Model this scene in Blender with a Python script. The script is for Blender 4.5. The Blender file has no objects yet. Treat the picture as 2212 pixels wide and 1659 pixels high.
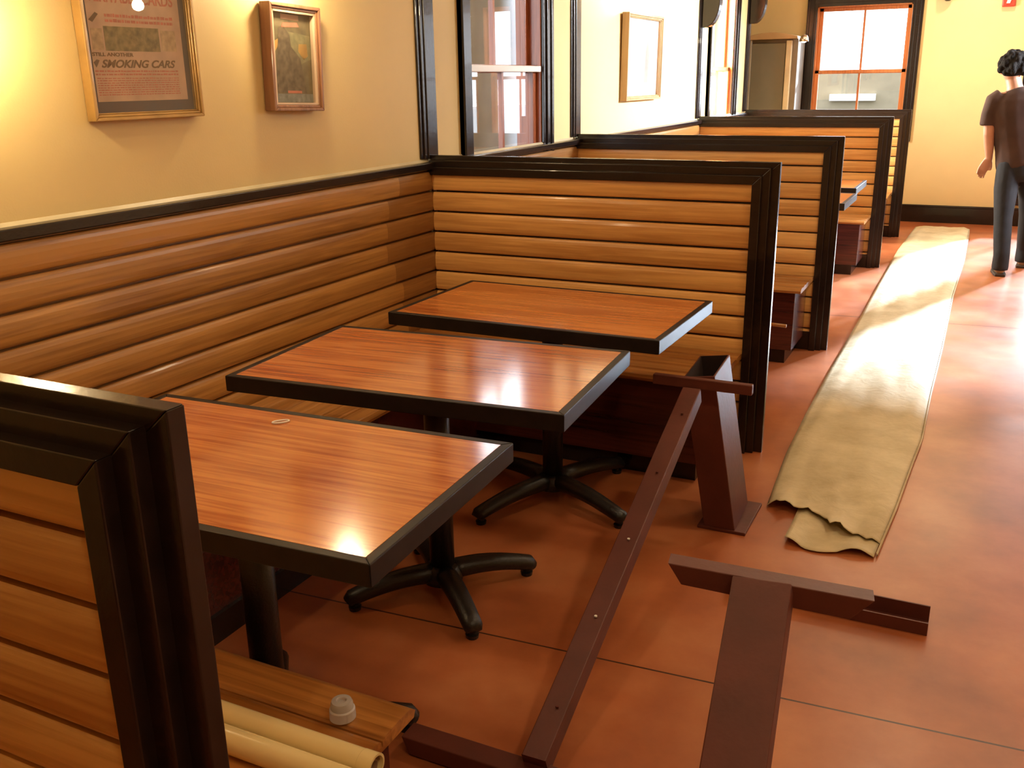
import bpy, bmesh, math, random
from mathutils import Vector, Matrix
random.seed(4)
PI = math.pi
S = bpy.context.scene
COL = S.collection
# ------------------------------------------------------------------ camera
cd = bpy.data.cameras.new('camera'); cam = bpy.data.objects.new('camera', cd); COL.objects.link(cam)
cd.sensor_width = 36.0; cd.lens = 2063.7 / 2212 * 36.0; cd.clip_start = .02; cd.clip_end = 300
Rr = (0.8982524, 0.4392008, -0.0156597); Uu = (-0.1195223, 0.2784255, 0.9529920); Bb = (0.4229149, -0.8541557, 0.3025907)
cam.matrix_world = Matrix(((Rr[0], Uu[0], Bb[0], 2.332), (Rr[1], Uu[1], Bb[1], -3.894), (Rr[2], Uu[2], Bb[2], 1.53), (0, 0, 0, 1)))
S.camera = cam
# ------------------------------------------------------------------ view, world, sun, daylight
S.view_settings.view_transform = 'Standard'
S.view_settings.look = 'None'
S.view_settings.gamma = 1.0
S.view_settings.use_curve_mapping = False
S.view_settings.exposure = 0.0
w = bpy.data.worlds.new('sky'); S.world = w; w.use_nodes = True
bg = w.node_tree.nodes['Background']; bg.inputs[0].default_value = (.86, .93, 1.0, 1); bg.inputs[1].default_value = 8.0

def light(name, kind, loc, power, color, size=.1, rot=None, aim=None, size_y=None, spread=None):
    d = bpy.data.lights.new(name, kind); d.energy = power; d.color = color
    if kind == 'AREA':
        d.size = size
        if size_y: d.shape = 'RECTANGLE'; d.size_y = size_y
        if spread: d.spread = spread
    elif kind == 'SUN': d.angle = size
    else: d.shadow_soft_size = size
    o = bpy.data.objects.new(name, d); COL.objects.link(o); o.location = loc
    if aim is not None: o.rotation_euler = Vector(aim).to_track_quat('-Z', 'Y').to_euler()
    return o
DAY = (.74, .86, 1.0); WARM = (1.0, .76, .46)
light('sun', 'SUN', (4, 12, 6), 32.0, (.66, .82, 1.0), math.radians(3.2), aim=(-.36, -1, -.37))
# added unseen fill aimed at the third bay, then daylight in the left window
light('third_bay_fill', 'AREA', (6.3, 4.7, 2.89), 170, (.84, .91, 1.0), 2.4, aim=(-6.3, -.9, -1.55), size_y=.5, spread=math.radians(52))
light('side_window_daylight', 'AREA', (-.35, 5.3, 1.7), 400, (1, .93, .8), .8, aim=(1, 0, -.1), size_y=1.3)
# unseen warm fill lights added below the ceiling
for lx, ly, lp in ((2.6, -3.9, 9), (1.2, -2.0, 8), (2.8, -.8, 16), (3.0, 2.2, 12), (1.6, 4.6, 10), (4.8, -1.8, 10), (2.2, 6.5, 30)):
    light('ceiling_fill_light', 'AREA', (lx, ly, 3.13), lp, WARM, .16, aim=(0, 0, -1))

light('camera_side_fill', 'POINT', (2.95, -3.3, 2.5), 22, WARM, .07)  # unseen warm fill added on the camera side for the slat faces

# ------------------------------------------------------------------ helpers
class MB:
    def __init__(s): s.v = []; s.f = []; s.m = []
    def add(s, vs, fs, mi=0):
        n = len(s.v); s.v += [tuple(v) for v in vs]
        for f in fs: s.f.append(tuple(n + i for i in f)); s.m.append(mi)
    def box(s, x0, x1, y0, y1, z0, z1, mi=0):
        if x0 > x1: x0, x1 = x1, x0
        if y0 > y1: y0, y1 = y1, y0
        if z0 > z1: z0, z1 = z1, z0
        s.add([(x0, y0, z0), (x1, y0, z0), (x1, y1, z0), (x0, y1, z0), (x0, y0, z1), (x1, y0, z1), (x1, y1, z1), (x0, y1, z1)],
              [(0, 3, 2, 1), (4, 5, 6, 7), (0, 1, 5, 4), (1, 2, 6, 5), (2, 3, 7, 6), (3, 0, 4, 7)], mi)
    def prism(s, poly, fn, t0, t1, mi=0):
        """closed outline poly [(a,b)], fn(a,b,t)->xyz, extruded from t0 to t1"""
        n = len(poly)
        s.add([fn(a, b, t0) for a, b in poly] + [fn(a, b, t1) for a, b in poly],
              [tuple(range(n))[::-1], tuple(range(n, 2 * n))] + [(i, (i + 1) % n, n + (i + 1) % n, n + i) for i in range(n)], mi)
    def rings(s, rings, cap=True, close=True, mi=0):
        n = len(rings[0]); vs = [p for r in rings for p in r]; fs = []
        for k in range(len(rings) - 1):
            for i in range(n if close else n - 1):
                j = (i + 1) % n
                fs.append((k * n + i, k * n + j, (k + 1) * n + j, (k + 1) * n + i))
        if cap: fs += [tuple(range(n))[::-1], tuple(range((len(rings) - 1) * n, len(rings) * n))]
        s.add(vs, fs, mi)
    def lathe(s, prof, c=(0, 0, 0), n=24, axis='z', mi=0, cap=True):
        rs = []
        for r, h in prof:
            ring = []
            for i in range(n):
                a = 2 * PI * i / n; p = (r * math.cos(a), r * math.sin(a), h)
                if axis == 'x': p = (h, p[0], p[1])
                elif axis == 'y': p = (p[1], h, p[0])
                ring.append((p[0] + c[0], p[1] + c[1], p[2] + c[2]))
            rs.append(ring)
        s.rings(rs, cap, mi=mi)
    def loft(s, pts, rad, n=14, up=(0, 1, 0), cap=True, mi=0):
        """rings of ellipse radii (a,b) along pts; b is measured along up"""
        rs = []; P = [Vector(p) for p in pts]
        for k, p in enumerate(P):
            d = (P[min(k + 1, len(P) - 1)] - P[max(k - 1, 0)]).normalized()
            u = Vector(up); u = (u - d * u.dot(d)).normalized(); r = d.cross(u)
            a, b = rad[k] if isinstance(rad[k], tuple) else (rad[k], rad[k])
            rs.append([tuple(p + r * a * math.cos(2 * PI * i / n) + u * b * math.sin(2 * PI * i / n)) for i in range(n)])
        s.rings(rs, cap, mi=mi)
    def obox(s, c, hx, hy, hz, M, mi=0):
        """box with half sizes, 3x3 matrix M and centre c"""
        vs = []
        for z in (-hz, hz):
            for x, y in ((-hx, -hy), (hx, -hy), (hx, hy), (-hx, hy)):
                vs.append(tuple(M @ Vector((x, y, z)) + Vector(c)))
        s.add(vs, [(0, 3, 2, 1), (4, 5, 6, 7), (0, 1, 5, 4), (1, 2, 6, 5), (2, 3, 7, 6), (3, 0, 4, 7)], mi)
    def build(s, name, mat, parent=None, bevel=0, smooth=False, sub=0, loc=None, seg=2):
        me = bpy.data.meshes.new(name); me.from_pydata(s.v, [], s.f)
        for m in (mat if isinstance(mat, (list, tuple)) else [mat]): me.materials.append(m)
        for p, mi in zip(me.polygons, s.m): p.material_index = mi; p.use_smooth = smooth
        bm = bmesh.new(); bm.from_mesh(me); bmesh.ops.recalc_face_normals(bm, faces=bm.faces); bm.to_mesh(me); bm.free()
        o = bpy.data.objects.new(name, me); COL.objects.link(o)
        if parent: o.parent = parent
        if loc: o.location = loc
        if bevel:
            b = o.modifiers.new('bevel', 'BEVEL'); b.width = bevel; b.segments = seg; b.limit_method = 'ANGLE'; b.angle_limit = math.radians(40)
        if sub:
            b = o.modifiers.new('sub', 'SUBSURF'); b.levels = sub; b.render_levels = sub
        return o

def thing(name, label, cat, loc=(0, 0, 0), rz=0, group=None, kind=None):
    o = bpy.data.objects.new(name, None); COL.objects.link(o); o.location = loc; o.rotation_euler = (0, 0, rz)
    o.empty_display_size = .05
    return tag(o, label, cat, group, kind)
def tag(o, label=None, cat=None, group=None, kind=None):
    if label: o['label'] = label
    if cat: o['category'] = cat
    if group: o['group'] = group
    if kind: o['kind'] = kind
    return o
def struct(o, label=None):
    o['kind'] = 'structure'
    if label: o['label'] = label
    return o
def copy_tree(o, parent=None):
    c = o.copy(); COL.objects.link(c); c.parent = parent
    for ch in list(o.children): copy_tree(ch, c)
    return c

# ------------------------------------------------------------------ materials
def new_mat(name):
    m = bpy.data.materials.new(name); m.use_nodes = True
    nt = m.node_tree; return m, nt, nt.nodes['Principled BSDF']
def N(nt, t, **k):
    n = nt.nodes.new(t)
    for a, b in k.items(): setattr(n, a, b)
    return n
def rgb(c): return (c[0], c[1], c[2], 1)
def plain(name, c, rough=.5, metal=0, noise=.12, scale=6, bump=0, bscale=80, coat=0, spec=.5):
    m, nt, b = new_mat(name)
    tc = N(nt, 'ShaderNodeTexCoord'); no = N(nt, 'ShaderNodeTexNoise'); no.inputs['Scale'].default_value = scale; no.inputs['Detail'].default_value = 5
    nt.links.new(tc.outputs['Object'], no.inputs['Vector'])
    r = N(nt, 'ShaderNodeValToRGB'); r.color_ramp.elements[0].position = .3; r.color_ramp.elements[1].position = .7
    r.color_ramp.elements[0].color = rgb([x * (1 - noise) for x in c]); r.color_ramp.elements[1].color = rgb([min(1, x * (1 + noise)) for x in c])
    nt.links.new(no.outputs[0], r.inputs[0]); nt.links.new(r.outputs[0], b.inputs['Base Color'])
    b.inputs['Roughness'].default_value = rough; b.inputs['Metallic'].default_value = metal; b.inputs['Coat Weight'].default_value = coat
    b.inputs['Specular IOR Level'].default_value = spec
    if bump:
        n2 = N(nt, 'ShaderNodeTexNoise'); n2.inputs['Scale'].default_value = bscale; n2.inputs['Detail'].default_value = 4
        nt.links.new(tc.outputs['Object'], n2.inputs['Vector'])
        bp = N(nt, 'ShaderNodeBump'); bp.inputs['Strength'].default_value = bump; bp.inputs['Distance'].default_value = .01
        nt.links.new(n2.outputs[0], bp.inputs['Height']); nt.links.new(bp.outputs[0], b.inputs['Normal'])
    return m
def wood(name, dark, light_, along, band=None, rough=.3, coat=.3, grain=60, contrast=1.0, bandvar=.35, off=0.0, ends=None):
    """grain runs along axis 'along'; band=(axis,pitch) gives each board its own tone"""
    m, nt, b = new_mat(name); L = nt.links.new
    tc = N(nt, 'ShaderNodeTexCoord'); mp = N(nt, 'ShaderNodeMapping'); L(tc.outputs['Object'], mp.inputs[0])
    sc = [grain] * 3; sc['xyz'.index(along)] = grain * .045; mp.inputs['Scale'].default_value = sc
    no = N(nt, 'ShaderNodeTexNoise'); no.inputs['Scale'].default_value = 1; no.inputs['Detail'].default_value = 6; no.inputs['Distortion'].default_value = .6
    mp2 = N(nt, 'ShaderNodeMapping'); L(tc.outputs['Object'], mp2.inputs[0]); sc = [9] * 3; sc['xyz'.index(along)] = 1.1; mp2.inputs['Scale'].default_value = sc
    n2 = N(nt, 'ShaderNodeTexNoise'); n2.inputs['Scale'].default_value = 1; n2.inputs['Detail'].default_value = 3; L(mp2.outputs[0], n2.inputs['Vector'])
    vec = mp.outputs[0]; wn = None
    if band:
        sx = N(nt, 'ShaderNodeSeparateXYZ'); L(tc.outputs['Object'], sx.inputs[0])
        a = N(nt, 'ShaderNodeMath', operation='SUBTRACT'); L(sx.outputs['xyz'.index(band[0])], a.inputs[0]); a.inputs[1].default_value = off
        d = N(nt, 'ShaderNodeMath', operation='DIVIDE'); L(a.outputs[0], d.inputs[0]); d.inputs[1].default_value = band[1]
        fl = N(nt, 'ShaderNodeMath', operation='FLOOR'); L(d.outputs[0], fl.inputs[0])
        wn = N(nt, 'ShaderNodeTexWhiteNoise', noise_dimensions='1D'); L(fl.outputs[0], wn.inputs['W'])
        va = N(nt, 'ShaderNodeVectorMath', operation='MULTIPLY_ADD'); L(wn.outputs['Color'], va.inputs[0]); va.inputs[1].default_value = (7, 7, 7); L(mp.outputs[0], va.inputs[2]); vec = va.outputs[0]
    L(vec, no.inputs['Vector'])
    mx = N(nt, 'ShaderNodeMath', operation='MULTIPLY_ADD'); L(n2.outputs[0], mx.inputs[0]); mx.inputs[1].default_value = .7
    L(no.outputs[0], mx.inputs[2])
    last = mx.outputs[0]
    if wn:
        k = N(nt, 'ShaderNodeMath', operation='MULTIPLY_ADD'); L(wn.outputs['Value'], k.inputs[0]); k.inputs[1].default_value = bandvar; L(last, k.inputs[2]); last = k.outputs[0]
        sub = N(nt, 'ShaderNodeMath', operation='SUBTRACT'); L(last, sub.inputs[0]); sub.inputs[1].default_value = bandvar * .5; last = sub.outputs[0]
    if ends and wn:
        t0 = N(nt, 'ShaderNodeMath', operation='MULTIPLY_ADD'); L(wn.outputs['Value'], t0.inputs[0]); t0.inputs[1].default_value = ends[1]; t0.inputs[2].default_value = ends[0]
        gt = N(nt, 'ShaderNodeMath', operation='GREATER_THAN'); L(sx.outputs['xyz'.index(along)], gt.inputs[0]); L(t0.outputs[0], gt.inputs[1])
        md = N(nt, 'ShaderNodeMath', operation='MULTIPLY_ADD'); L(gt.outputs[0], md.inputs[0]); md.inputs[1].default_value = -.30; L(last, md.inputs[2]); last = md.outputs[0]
    r = N(nt, 'ShaderNodeValToRGB'); h = .26 / contrast
    r.color_ramp.elements[0].position = .85 - h; r.color_ramp.elements[1].position = .85 + h
    r.color_ramp.elements[0].color = rgb(dark); r.color_ramp.elements[1].color = rgb(light_)
    L(last, r.inputs[0]); L(r.outputs[0], b.inputs['Base Color'])
    b.inputs['Roughness'].default_value = rough; b.inputs['Coat Weight'].default_value = coat; b.inputs['Coat Roughness'].default_value = .12
    return m
def glass(name, tint=(1, 1, 1), rough=.01, refl=.035):
    m, nt, b = new_mat(name); L = nt.links.new; nt.nodes.remove(b)
    t = N(nt, 'ShaderNodeBsdfTransparent'); t.inputs[0].default_value = rgb(tint)
    g = N(nt, 'ShaderNodeBsdfGlossy'); g.inputs['Roughness'].default_value = rough
    lw = N(nt, 'ShaderNodeLayerWeight'); lw.inputs[0].default_value = .5
    pw = N(nt, 'ShaderNodeMath', operation='POWER'); L(lw.outputs['Facing'], pw.inputs[0]); pw.inputs[1].default_value = 5
    f = N(nt, 'ShaderNodeMath', operation='MULTIPLY_ADD'); L(pw.outputs[0], f.inputs[0]); f.inputs[1].default_value = .9; f.inputs[2].default_value = refl
    mx = N(nt, 'ShaderNodeMixShader'); L(f.outputs[0], mx.inputs[0]); L(t.outputs[0], mx.inputs[1]); L(g.outputs[0], mx.inputs[2])
    L(mx.outputs[0], nt.nodes['Material Output'].inputs[0]); return m
def emit(name, c, s):
    m, nt, b = new_mat(name); b.inputs['Base Color'].default_value = rgb(c)
    b.inputs['Emission Color'].default_value = rgb(c); b.inputs['Emission Strength'].default_value = s; return m

PITCH = .0925; G0 = 1.052          # slat pitch and the height of the uppermost groove
M = {}
M['wall'] = plain('tan_wall_paint', (.69, .52, .235), .55, noise=.03, scale=3, bump=.05, bscale=140)
M['yellow'] = plain('lit_wall_paint', (.80, .64, .33), .55, noise=.03, scale=3, bump=.05, bscale=140)  # tan wall's paint made lighter for the light on the far wall
M['ceiling'] = plain('ceiling_paint', (.62, .52, .36), .7, noise=.03)
M['trim'] = plain('espresso_trim', (.013, .0072, .006), .24, noise=.3, scale=25, coat=.12, bump=.05, bscale=60, spec=.42)
M['slat_x'] = wood('oak_slats_across', (.54, .25, .068), (.82, .46, .15), 'x', ('z', PITCH), .36, .18, off=G0, contrast=.75)
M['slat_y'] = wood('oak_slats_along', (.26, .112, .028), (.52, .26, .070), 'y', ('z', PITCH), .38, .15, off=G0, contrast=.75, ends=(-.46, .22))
M['seat_x'] = wood('oak_seat_across', (.24, .085, .016), (.50, .22, .055), 'x', ('y', .089), .3, .35, contrast=.9)
M['seat_y'] = wood('oak_seat_along', (.26, .10, .02), (.52, .25, .07), 'y', ('x', .083), .3, .35, contrast=.9)
M['apron'] = wood('mahogany_panel', (.035, .008, .006), (.095, .020, .014), 'x', None, .24, .5)
M['table'] = wood('glossy_red_table_wood', (.40, .085, .020), (.72, .26, .068), 'x', None, .16, .9, grain=75, contrast=1.25)
M['edge'] = plain('black_table_edge', (.013, .0085, .007), .46, noise=.3, scale=25, spec=.3)
M['iron'] = plain('black_cast_iron', (.010, .009, .009), .38, noise=.3, bump=.15, bscale=120)
M['steel'] = plain('red_oxide_steel', (.105, .024, .015), .5, noise=.18, scale=9, bump=.08, bscale=60)
M['bore'] = plain('shaded_tube_inside', (.03, .014, .012), .8)  # dark tone puts shade into the open steel tubes
M['paper'] = None
M['sash'] = wood('cherry_window_wood', (.20, .045, .012), (.36, .10, .03), 'z', None, .35, .3)
M['white'] = plain('white_paint', (.8, .8, .76), .4, noise=.02)
M['glass'] = glass('window_glass', refl=.08); M['picglass'] = glass('picture_glass', refl=.035)
M['chrome'] = plain('chrome', (.8, .8, .8), .12, 1, noise=.02)
M['bulb'] = emit('lamp_bulb', (1, .76, .44), 330); M['bulb2'] = emit('pendant_bulb', (1, .80, .50), 420)
M['brass'] = plain('aged_brass', (.30, .17, .05), .35, 1, noise=.1)
M['skin'] = plain('skin', (.50, .25, .16), .5, noise=.06)

# floor: stained, sealed concrete with saw-cut joints
def floor_mat():
    m, nt, b = new_mat('stained_concrete'); L = nt.links.new
    tc = N(nt, 'ShaderNodeTexCoord'); n1 = N(nt, 'ShaderNodeTexNoise'); n1.inputs['Scale'].default_value = 1.9; n1.inputs['Detail'].default_value = 6; n1.inputs['Roughness'].default_value = .6
    L(tc.outputs['Object'], n1.inputs['Vector'])
    r = N(nt, 'ShaderNodeValToRGB'); e = r.color_ramp.elements; e[0].position = .3; e[0].color = rgb((.27, .075, .028)); e[1].position = .68; e[1].color = rgb((.50, .185, .075))
    x = e.new(.5); x.color = rgb((.40, .120, .042))
    L(n1.outputs[0], r.inputs[0])
    sx = N(nt, 'ShaderNodeSeparateXYZ'); L(tc.outputs['Object'], sx.inputs[0])
    def joint(axis, other, k, c, wd):
        a = N(nt, 'ShaderNodeMath', operation='MULTIPLY_ADD'); L(sx.outputs[other], a.inputs[0]); a.inputs[1].default_value = -k; L(sx.outputs[axis], a.inputs[2])
        s = N(nt, 'ShaderNodeMath', operation='SUBTRACT'); L(a.outputs[0], s.inputs[0]); s.inputs[1].default_value = c
        ab = N(nt, 'ShaderNodeMath', operation='ABSOLUTE'); L(s.outputs[0], ab.inputs[0])
        lt = N(nt, 'ShaderNodeMath', operation='LESS_THAN'); L(ab.outputs[0], lt.inputs[0]); lt.inputs[1].default_value = wd
        return lt.outputs[0]
    j = [joint(1, 0, .062, -1.832, .0032), joint(1, 0, .062, 2.55, .005), joint(1, 0, .062, 6.0, .005), joint(0, 1, -.06, 3.4, .004)]
    cur = j[0]
    for q in j[1:]:
        mm = N(nt, 'ShaderNodeMath', operation='MAXIMUM'); L(cur, mm.inputs[0]); L(q, mm.inputs[1]); cur = mm.outputs[0]
    mix = N(nt, 'ShaderNodeMixRGB'); L(cur, mix.inputs[0]); L(r.outputs[0], mix.inputs[1]); mix.inputs[2].default_value = rgb((.055, .018, .010))
    L(mix.outputs[0], b.inputs['Base Color'])
    n3 = N(nt, 'ShaderNodeTexNoise'); n3.inputs['Scale'].default_value = 3.2; n3.inputs['Detail'].default_value = 8; L(tc.outputs['Object'], n3.inputs['Vector'])
    rr = N(nt, 'ShaderNodeMapRange'); L(n3.outputs[0], rr.inputs[0]); rr.inputs[3].default_value = .24; rr.inputs[4].default_value = .44
    L(rr.outputs[0], b.inputs['Roughness'])
    bp = N(nt, 'ShaderNodeBump'); bp.inputs['Strength'].default_value = .12; bp.inputs['Distance'].default_value = .01; L(n3.outputs[0], bp.inputs['Height']); L(bp.outputs[0], b.inputs['Normal'])
    return m
M['floor'] = floor_mat()

# ------------------------------------------------------------------ room shell
XR = 6.4; YB = -6.2; YE = 7.4; HC = 3.2
mb = MB(); mb.box(-1.3, XR + .15, YB - .15, YE + .15, -.12, 0); struct(mb.build('floor', M['floor']))
mb = MB(); mb.box(-1.3, XR + .15, YB - .15, YE + .15, HC, HC + 2.4); struct(mb.build('ceiling', M['ceiling']))
def wall_x(x0, x1, ya, yb, holes):
    """wall in the YZ plane with rectangular holes (y0,y1,z0,z1)"""
    m = MB(); cur = ya
    for h in sorted(holes):
        m.box(x0, x1, cur, h[0], 0, HC); m.box(x0, x1, h[0], h[1], 0, h[2]); m.box(x0, x1, h[0], h[1], h[3], HC); cur = h[1]
    m.box(x0, x1, cur, yb, 0, HC); return m
def wall_y(y0, y1, xa, xb, holes):
    m = MB(); cur = xa
    for h in sorted(holes):
        m.box(cur, h[0], y0, y1, 0, HC)
        if h[2] > 0: m.box(h[0], h[1], y0, y1, 0, h[2])
        m.box(h[0], h[1], y0, y1, h[3], HC); cur = h[1]
    m.box(cur, xb, y0, y1, 0, HC); return m
W1 = (.40, 1.25, .95, 2.35); W2 = (4.86, 5.68, .95, 2.35); W3 = (.47, 1.42, .95, 2.23); W5 = (2.62, 3.40, .32, 2.40); W6 = (3.58, 4.75, .32, 2.40)
W4 = (3.15, 6.95, 2.62, 3.16)
struct(wall_x(-.15, 0, YB, 6.36, [W1, W2]).build('wall_left', M['wall']))
mb = MB(); mb.box(-1.3, -.15, 6.21, 6.36, 0, HC); mb.box(-1.45, -1.3, 6.36, YE, 0, HC); struct(mb.build('wall_alcove', M['yellow']))
struct(wall_y(YE, YE + .15, -1.3, XR, [W3, W5, W6]).build('wall_far', M['yellow']))
struct(wall_x(XR, XR + .15, YB, YE, [W4]).build('wall_right', M['yellow']))
mb = MB(); mb.box(-.15, XR, YB - .15, YB, 0, HC); struct(mb.build('wall_back', M['wall']))
mb = MB(); mb.box(-.6, XR, YE - .018, YE, 0, .165); mb.box(-.6, XR, YE - .024, YE, .165, .186)
struct(mb.build('baseboard_far', M['trim'], bevel=.004))

# ------------------------------------------------------------------ windows
def window(name, n, along, a0, a1, z0, z1, plane, inward, zm, meeting, lab, sashm):
    """double-hung window; 'along' axis y (left wall, inward +x) or x (far wall, inward -y)"""
    root = bpy.data.objects.new(name, None); COL.objects.link(root); struct(root, lab); root.empty_display_size = .05
    def B(m, p0, p1, d0, d1, q0, q1, mi=0):
        if along == 'y': m.box(plane + inward * d0, plane + inward * d1, p0, p1, q0, q1, mi)
        else: m.box(p0, p1, plane + inward * d0, plane + inward * d1, q0, q1, mi)
    cw = .105; c = MB()
    for k, (u, dd) in enumerate(((0, .018), (.03, .027), (.075, .034))):
        B(c, a0 - cw, a0 - u, 0, dd, z0 - cw, z1 + cw); B(c, a1 + u, a1 + cw, 0, dd, z0 - cw, z1 + cw)
        B(c, a0 - u, a1 + u, 0, dd, z1 + u, z1 + cw); B(c, a0 - u, a1 + u, 0, dd, z0 - cw, z0 - u)
    c.build('window_casing', M['trim'], root, bevel=.003)
    j = MB(); B(j, a0, a0 + .012, -.15, 0, z0, z1); B(j, a1 - .012, a1, -.15, 0, z0, z1); B(j, a0, a1, -.15, 0, z1 - .012, z1); B(j, a0, a1, -.15, .02, z0, z0 + .02)
    j.build('window_jamb', sashm, root)
    st = .042
    for k, (qa, qb, d) in enumerate(((zm - .02, z1 - .012, -.105), (z0 + .02, zm + .02, -.06))):
        s = MB(); A0, A1 = a0 + .012, a1 - .012
        B(s, A0, A0 + st, d, d + .035, qa, qb); B(s, A1 - st, A1, d, d + .035, qa, qb)
        B(s, A0, A1, d, d + .035, qb - .036, qb); B(s, A0, A1, d, d + .035, qa, qa + .036)
        so = s.build('window_sash', sashm, root, bevel=.003)
        mm = MB(); mid = (A0 + A1) / 2; B(mm, mid - .011, mid + .011, d + .004, d + .03, qa + .03, qb - .03)
        mm.build('muntin', sashm, so)
        g = MB(); B(g, A0 + st - .006, A1 - st + .006, d + .015, d + .019, qa + .03, qb - .03); g.build('window_pane', M['glass'], so)
    if meeting:
        r = MB(); B(r, a0 + .005, a1 - .012, -.025, .006, zm - .016, zm + .016); tag(r.build('meeting_rail', M['white'], root, bevel=.004), 'meeting rail coloured white for the light on its top')  # white colour imitates light on top of the wooden rail
    return root
window('window_1', 1, 'y', *W1, 0, 1, 1.59, True, 'double-hung window with black casing behind the second booth', M['sash'])
M['sash2'] = wood('sunlit_window_wood', (.42, .12, .03), (.62, .22, .06), 'z', None, .35, .3)  # lighter copy of the window wood, daylight put into its colour
window('window_2', 2, 'y', *W2, 0, 1, 1.60, False, 'overexposed window with orange-lit wood sash past the third booth divider', M['sash2'])
window('window_3', 3, 'x', *W3, YE, -1, 1.565, False, 'four-pane window with orange wood sash on the far wall', M['sash2'])
window('window_5', 5, 'x', *W5, YE, -1, 1.565, False, 'sunny window on the far wall', M['sash2'])
window('window_6', 6, 'x', *W6, YE, -1, 1.565, False, 'sunny window on the far wall', M['sash2'])
# unseen strip window added and shaped for daylight on the third bay
root = bpy.data.objects.new('added_strip_window', None); COL.objects.link(root); struct(root, 'unseen high strip window added for its daylight')
mb = MB()
for y in (W4[0], 4.42, 5.68, W4[1] - .03): mb.box(XR - .01, XR + .05, y, y + .03, W4[2], W4[3])
mb.box(XR - .01, XR + .05, W4[0], W4[1], W4[2], W4[2] + .03); mb.box(XR - .01, XR + .05, W4[0], W4[1], W4[3] - .03, W4[3])
mb.build('window_frame', M['trim'], root)
# outside ground and the pale building seen through the windows
mb = MB(); mb.box(-30, -.3, -12, 40, -.3, -.15); mb.box(-.3, 30, 7.8, 60, -.3, -.15)
struct(mb.build('ground', plain('grey_paving', (.045, .041, .035), .8, noise=.15)))
t = thing('wall_porch', 'grey boarded porch wall seen through the window', None, (0, 0, 0), kind='structure')
mb = MB(); GY = plain('weathered_grey_boards', (.045, .045, .045), .7, noise=.25, scale=3)
mb.box(-2.25, -2.2, -1.0, 8.2, -.15, 3.0)
mb.build('boards', GY, t); 
mb = MB(); mb.box(-6, 2.6, 15.9, 16.2, -.15, 1.62); struct(mb.build('wall_neighbour', plain('beige_garden_wall', (.15, .125, .085), .8, noise=.1)))
mb = MB(); mb.box(-.58, .24, 15.78, 15.9, 1.07, 1.19); struct(mb.build('white_bar', M['white']))  # plain white bar added for the pale bar in the lower panes

# ------------------------------------------------------------------ booths
W = 1.598; H = 1.211; TI = .098; HI = .085
P = [-3.204, -.013, 1.745, 4.508, 6.242]        # centre planes of the booth dividers
def slat_profile(z_lo, z_hi, base, bulge):
    """outline in (depth, z): rounded boards with narrow grooves; depth 0 is the back"""
    pts = [(0, z_lo)]
    k0 = math.ceil((G0 - z_lo) / PITCH) + 1
    zs = []
    for k in range(k0, -3, -1):
        zb = G0 - k * PITCH
        g = .0045
        for t in (0, .03, .09, .2, .38, .6, .78, .9, .97, 1):
            z = zb + g + (PITCH - 2 * g) * t
            dz = base + bulge * (1 - abs(2 * t - 1) ** 2.6) ** .6
            zs.append((dz, z))
        zs.append((base - .022, zb + PITCH - g)); zs.append((base - .022, zb + PITCH + g))
    zs = [p for p in zs if z_lo < p[1] < z_hi]
    return pts + [(zs[0][0], z_lo)] + zs + [(zs[-1][0], z_hi), (0, z_hi)]
P_LAB = ['booth divider in the near left corner, with wide stepped black moulding seen close up',
         'oak-slatted booth divider with black frame, directly behind the three tables',
         'second booth divider behind the tables, its black end post just left of the paper strip',
         'third booth divider behind the tables, its bright cap under the white overexposed window',
         'farthest booth divider, under the far window, only a sunlit strip of its slats showing']
def divider(i, c):
    t = thing('booth_divider', P_LAB[i], 'partition', (0, c, 0.0), group='booth dividers')
    co = MB(); co.box(.045, W - .09, -.014, .014, .005, H - .06); co.build('core_board', M['trim'], t)
    cap = MB(); post = MB()
    for d, dx, h in ((0, 0, .0135), (.021, .033, .036), (.05, .063, .057)):
        cap.prism([(0.022, H - d), (W - dx, H - d), (W - TI, H - HI), (0.022, H - HI)], lambda a, b, s: (a, s, b), -h, h)
        post.prism([(W - dx, H - d), (W - dx, 0), (W - TI, 0), (W - TI, H - HI)], lambda a, b, s: (a, s, b), -h, h)
    cap.build('cap_rail', M['trim'], t, bevel=.0022, seg=2); post.build('end_post', M['trim'], t, bevel=.0022, seg=2)
    base = MB(); base.box(.045, W - TI, -.041, .041, 0, .11); base.build('base_board', M['trim'], t, bevel=.003)
    for sgn in (-1, 1):
        if i == 4 and sgn == 1: pass
        m = MB(); pr = slat_profile(.10, H - HI + .012, .032, .0095)
        m.prism(pr, lambda a, b, s: (s, sgn * a, b), .040, W - TI + .006)
        m.build('slat_panel', M['slat_x'], t)
    return t
for i, c in enumerate(P): divider(i, c)

def wainscot(ya, yb, lab):
    t = thing('wainscot_panel', lab, 'wall panelling', (.0012, 0, 0), group='slatted wall panelling')
    m = MB(); pr = slat_profile(.10, 1.152, .030, .0095)
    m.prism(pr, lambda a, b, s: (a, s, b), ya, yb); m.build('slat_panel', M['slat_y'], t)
    l = MB(); l.box(0, .054, ya, yb, 1.150, 1.182); l.build('ledge', M['trim'], t, bevel=.004)
    c = MB(); c.prism([(0, 1.182), (.012, 1.182), (.002, 1.192), (0, 1.192)], lambda a, b, s: (a, s, b), ya, yb)  # pale strip also paints the wall's reflection on the glossy ledge
    tag(c.build('caulk_sheen_bead', plain('pale_caulk_sheen', (.55, .47, .30), .4), t), 'pale line along the ledge, caulk and the wall mirrored in its gloss')
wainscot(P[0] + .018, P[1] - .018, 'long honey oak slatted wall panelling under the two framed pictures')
wainscot(P[1] + .018, P[2] - .018, 'oak wall panelling under the narrow window, behind the first far divider')
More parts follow.
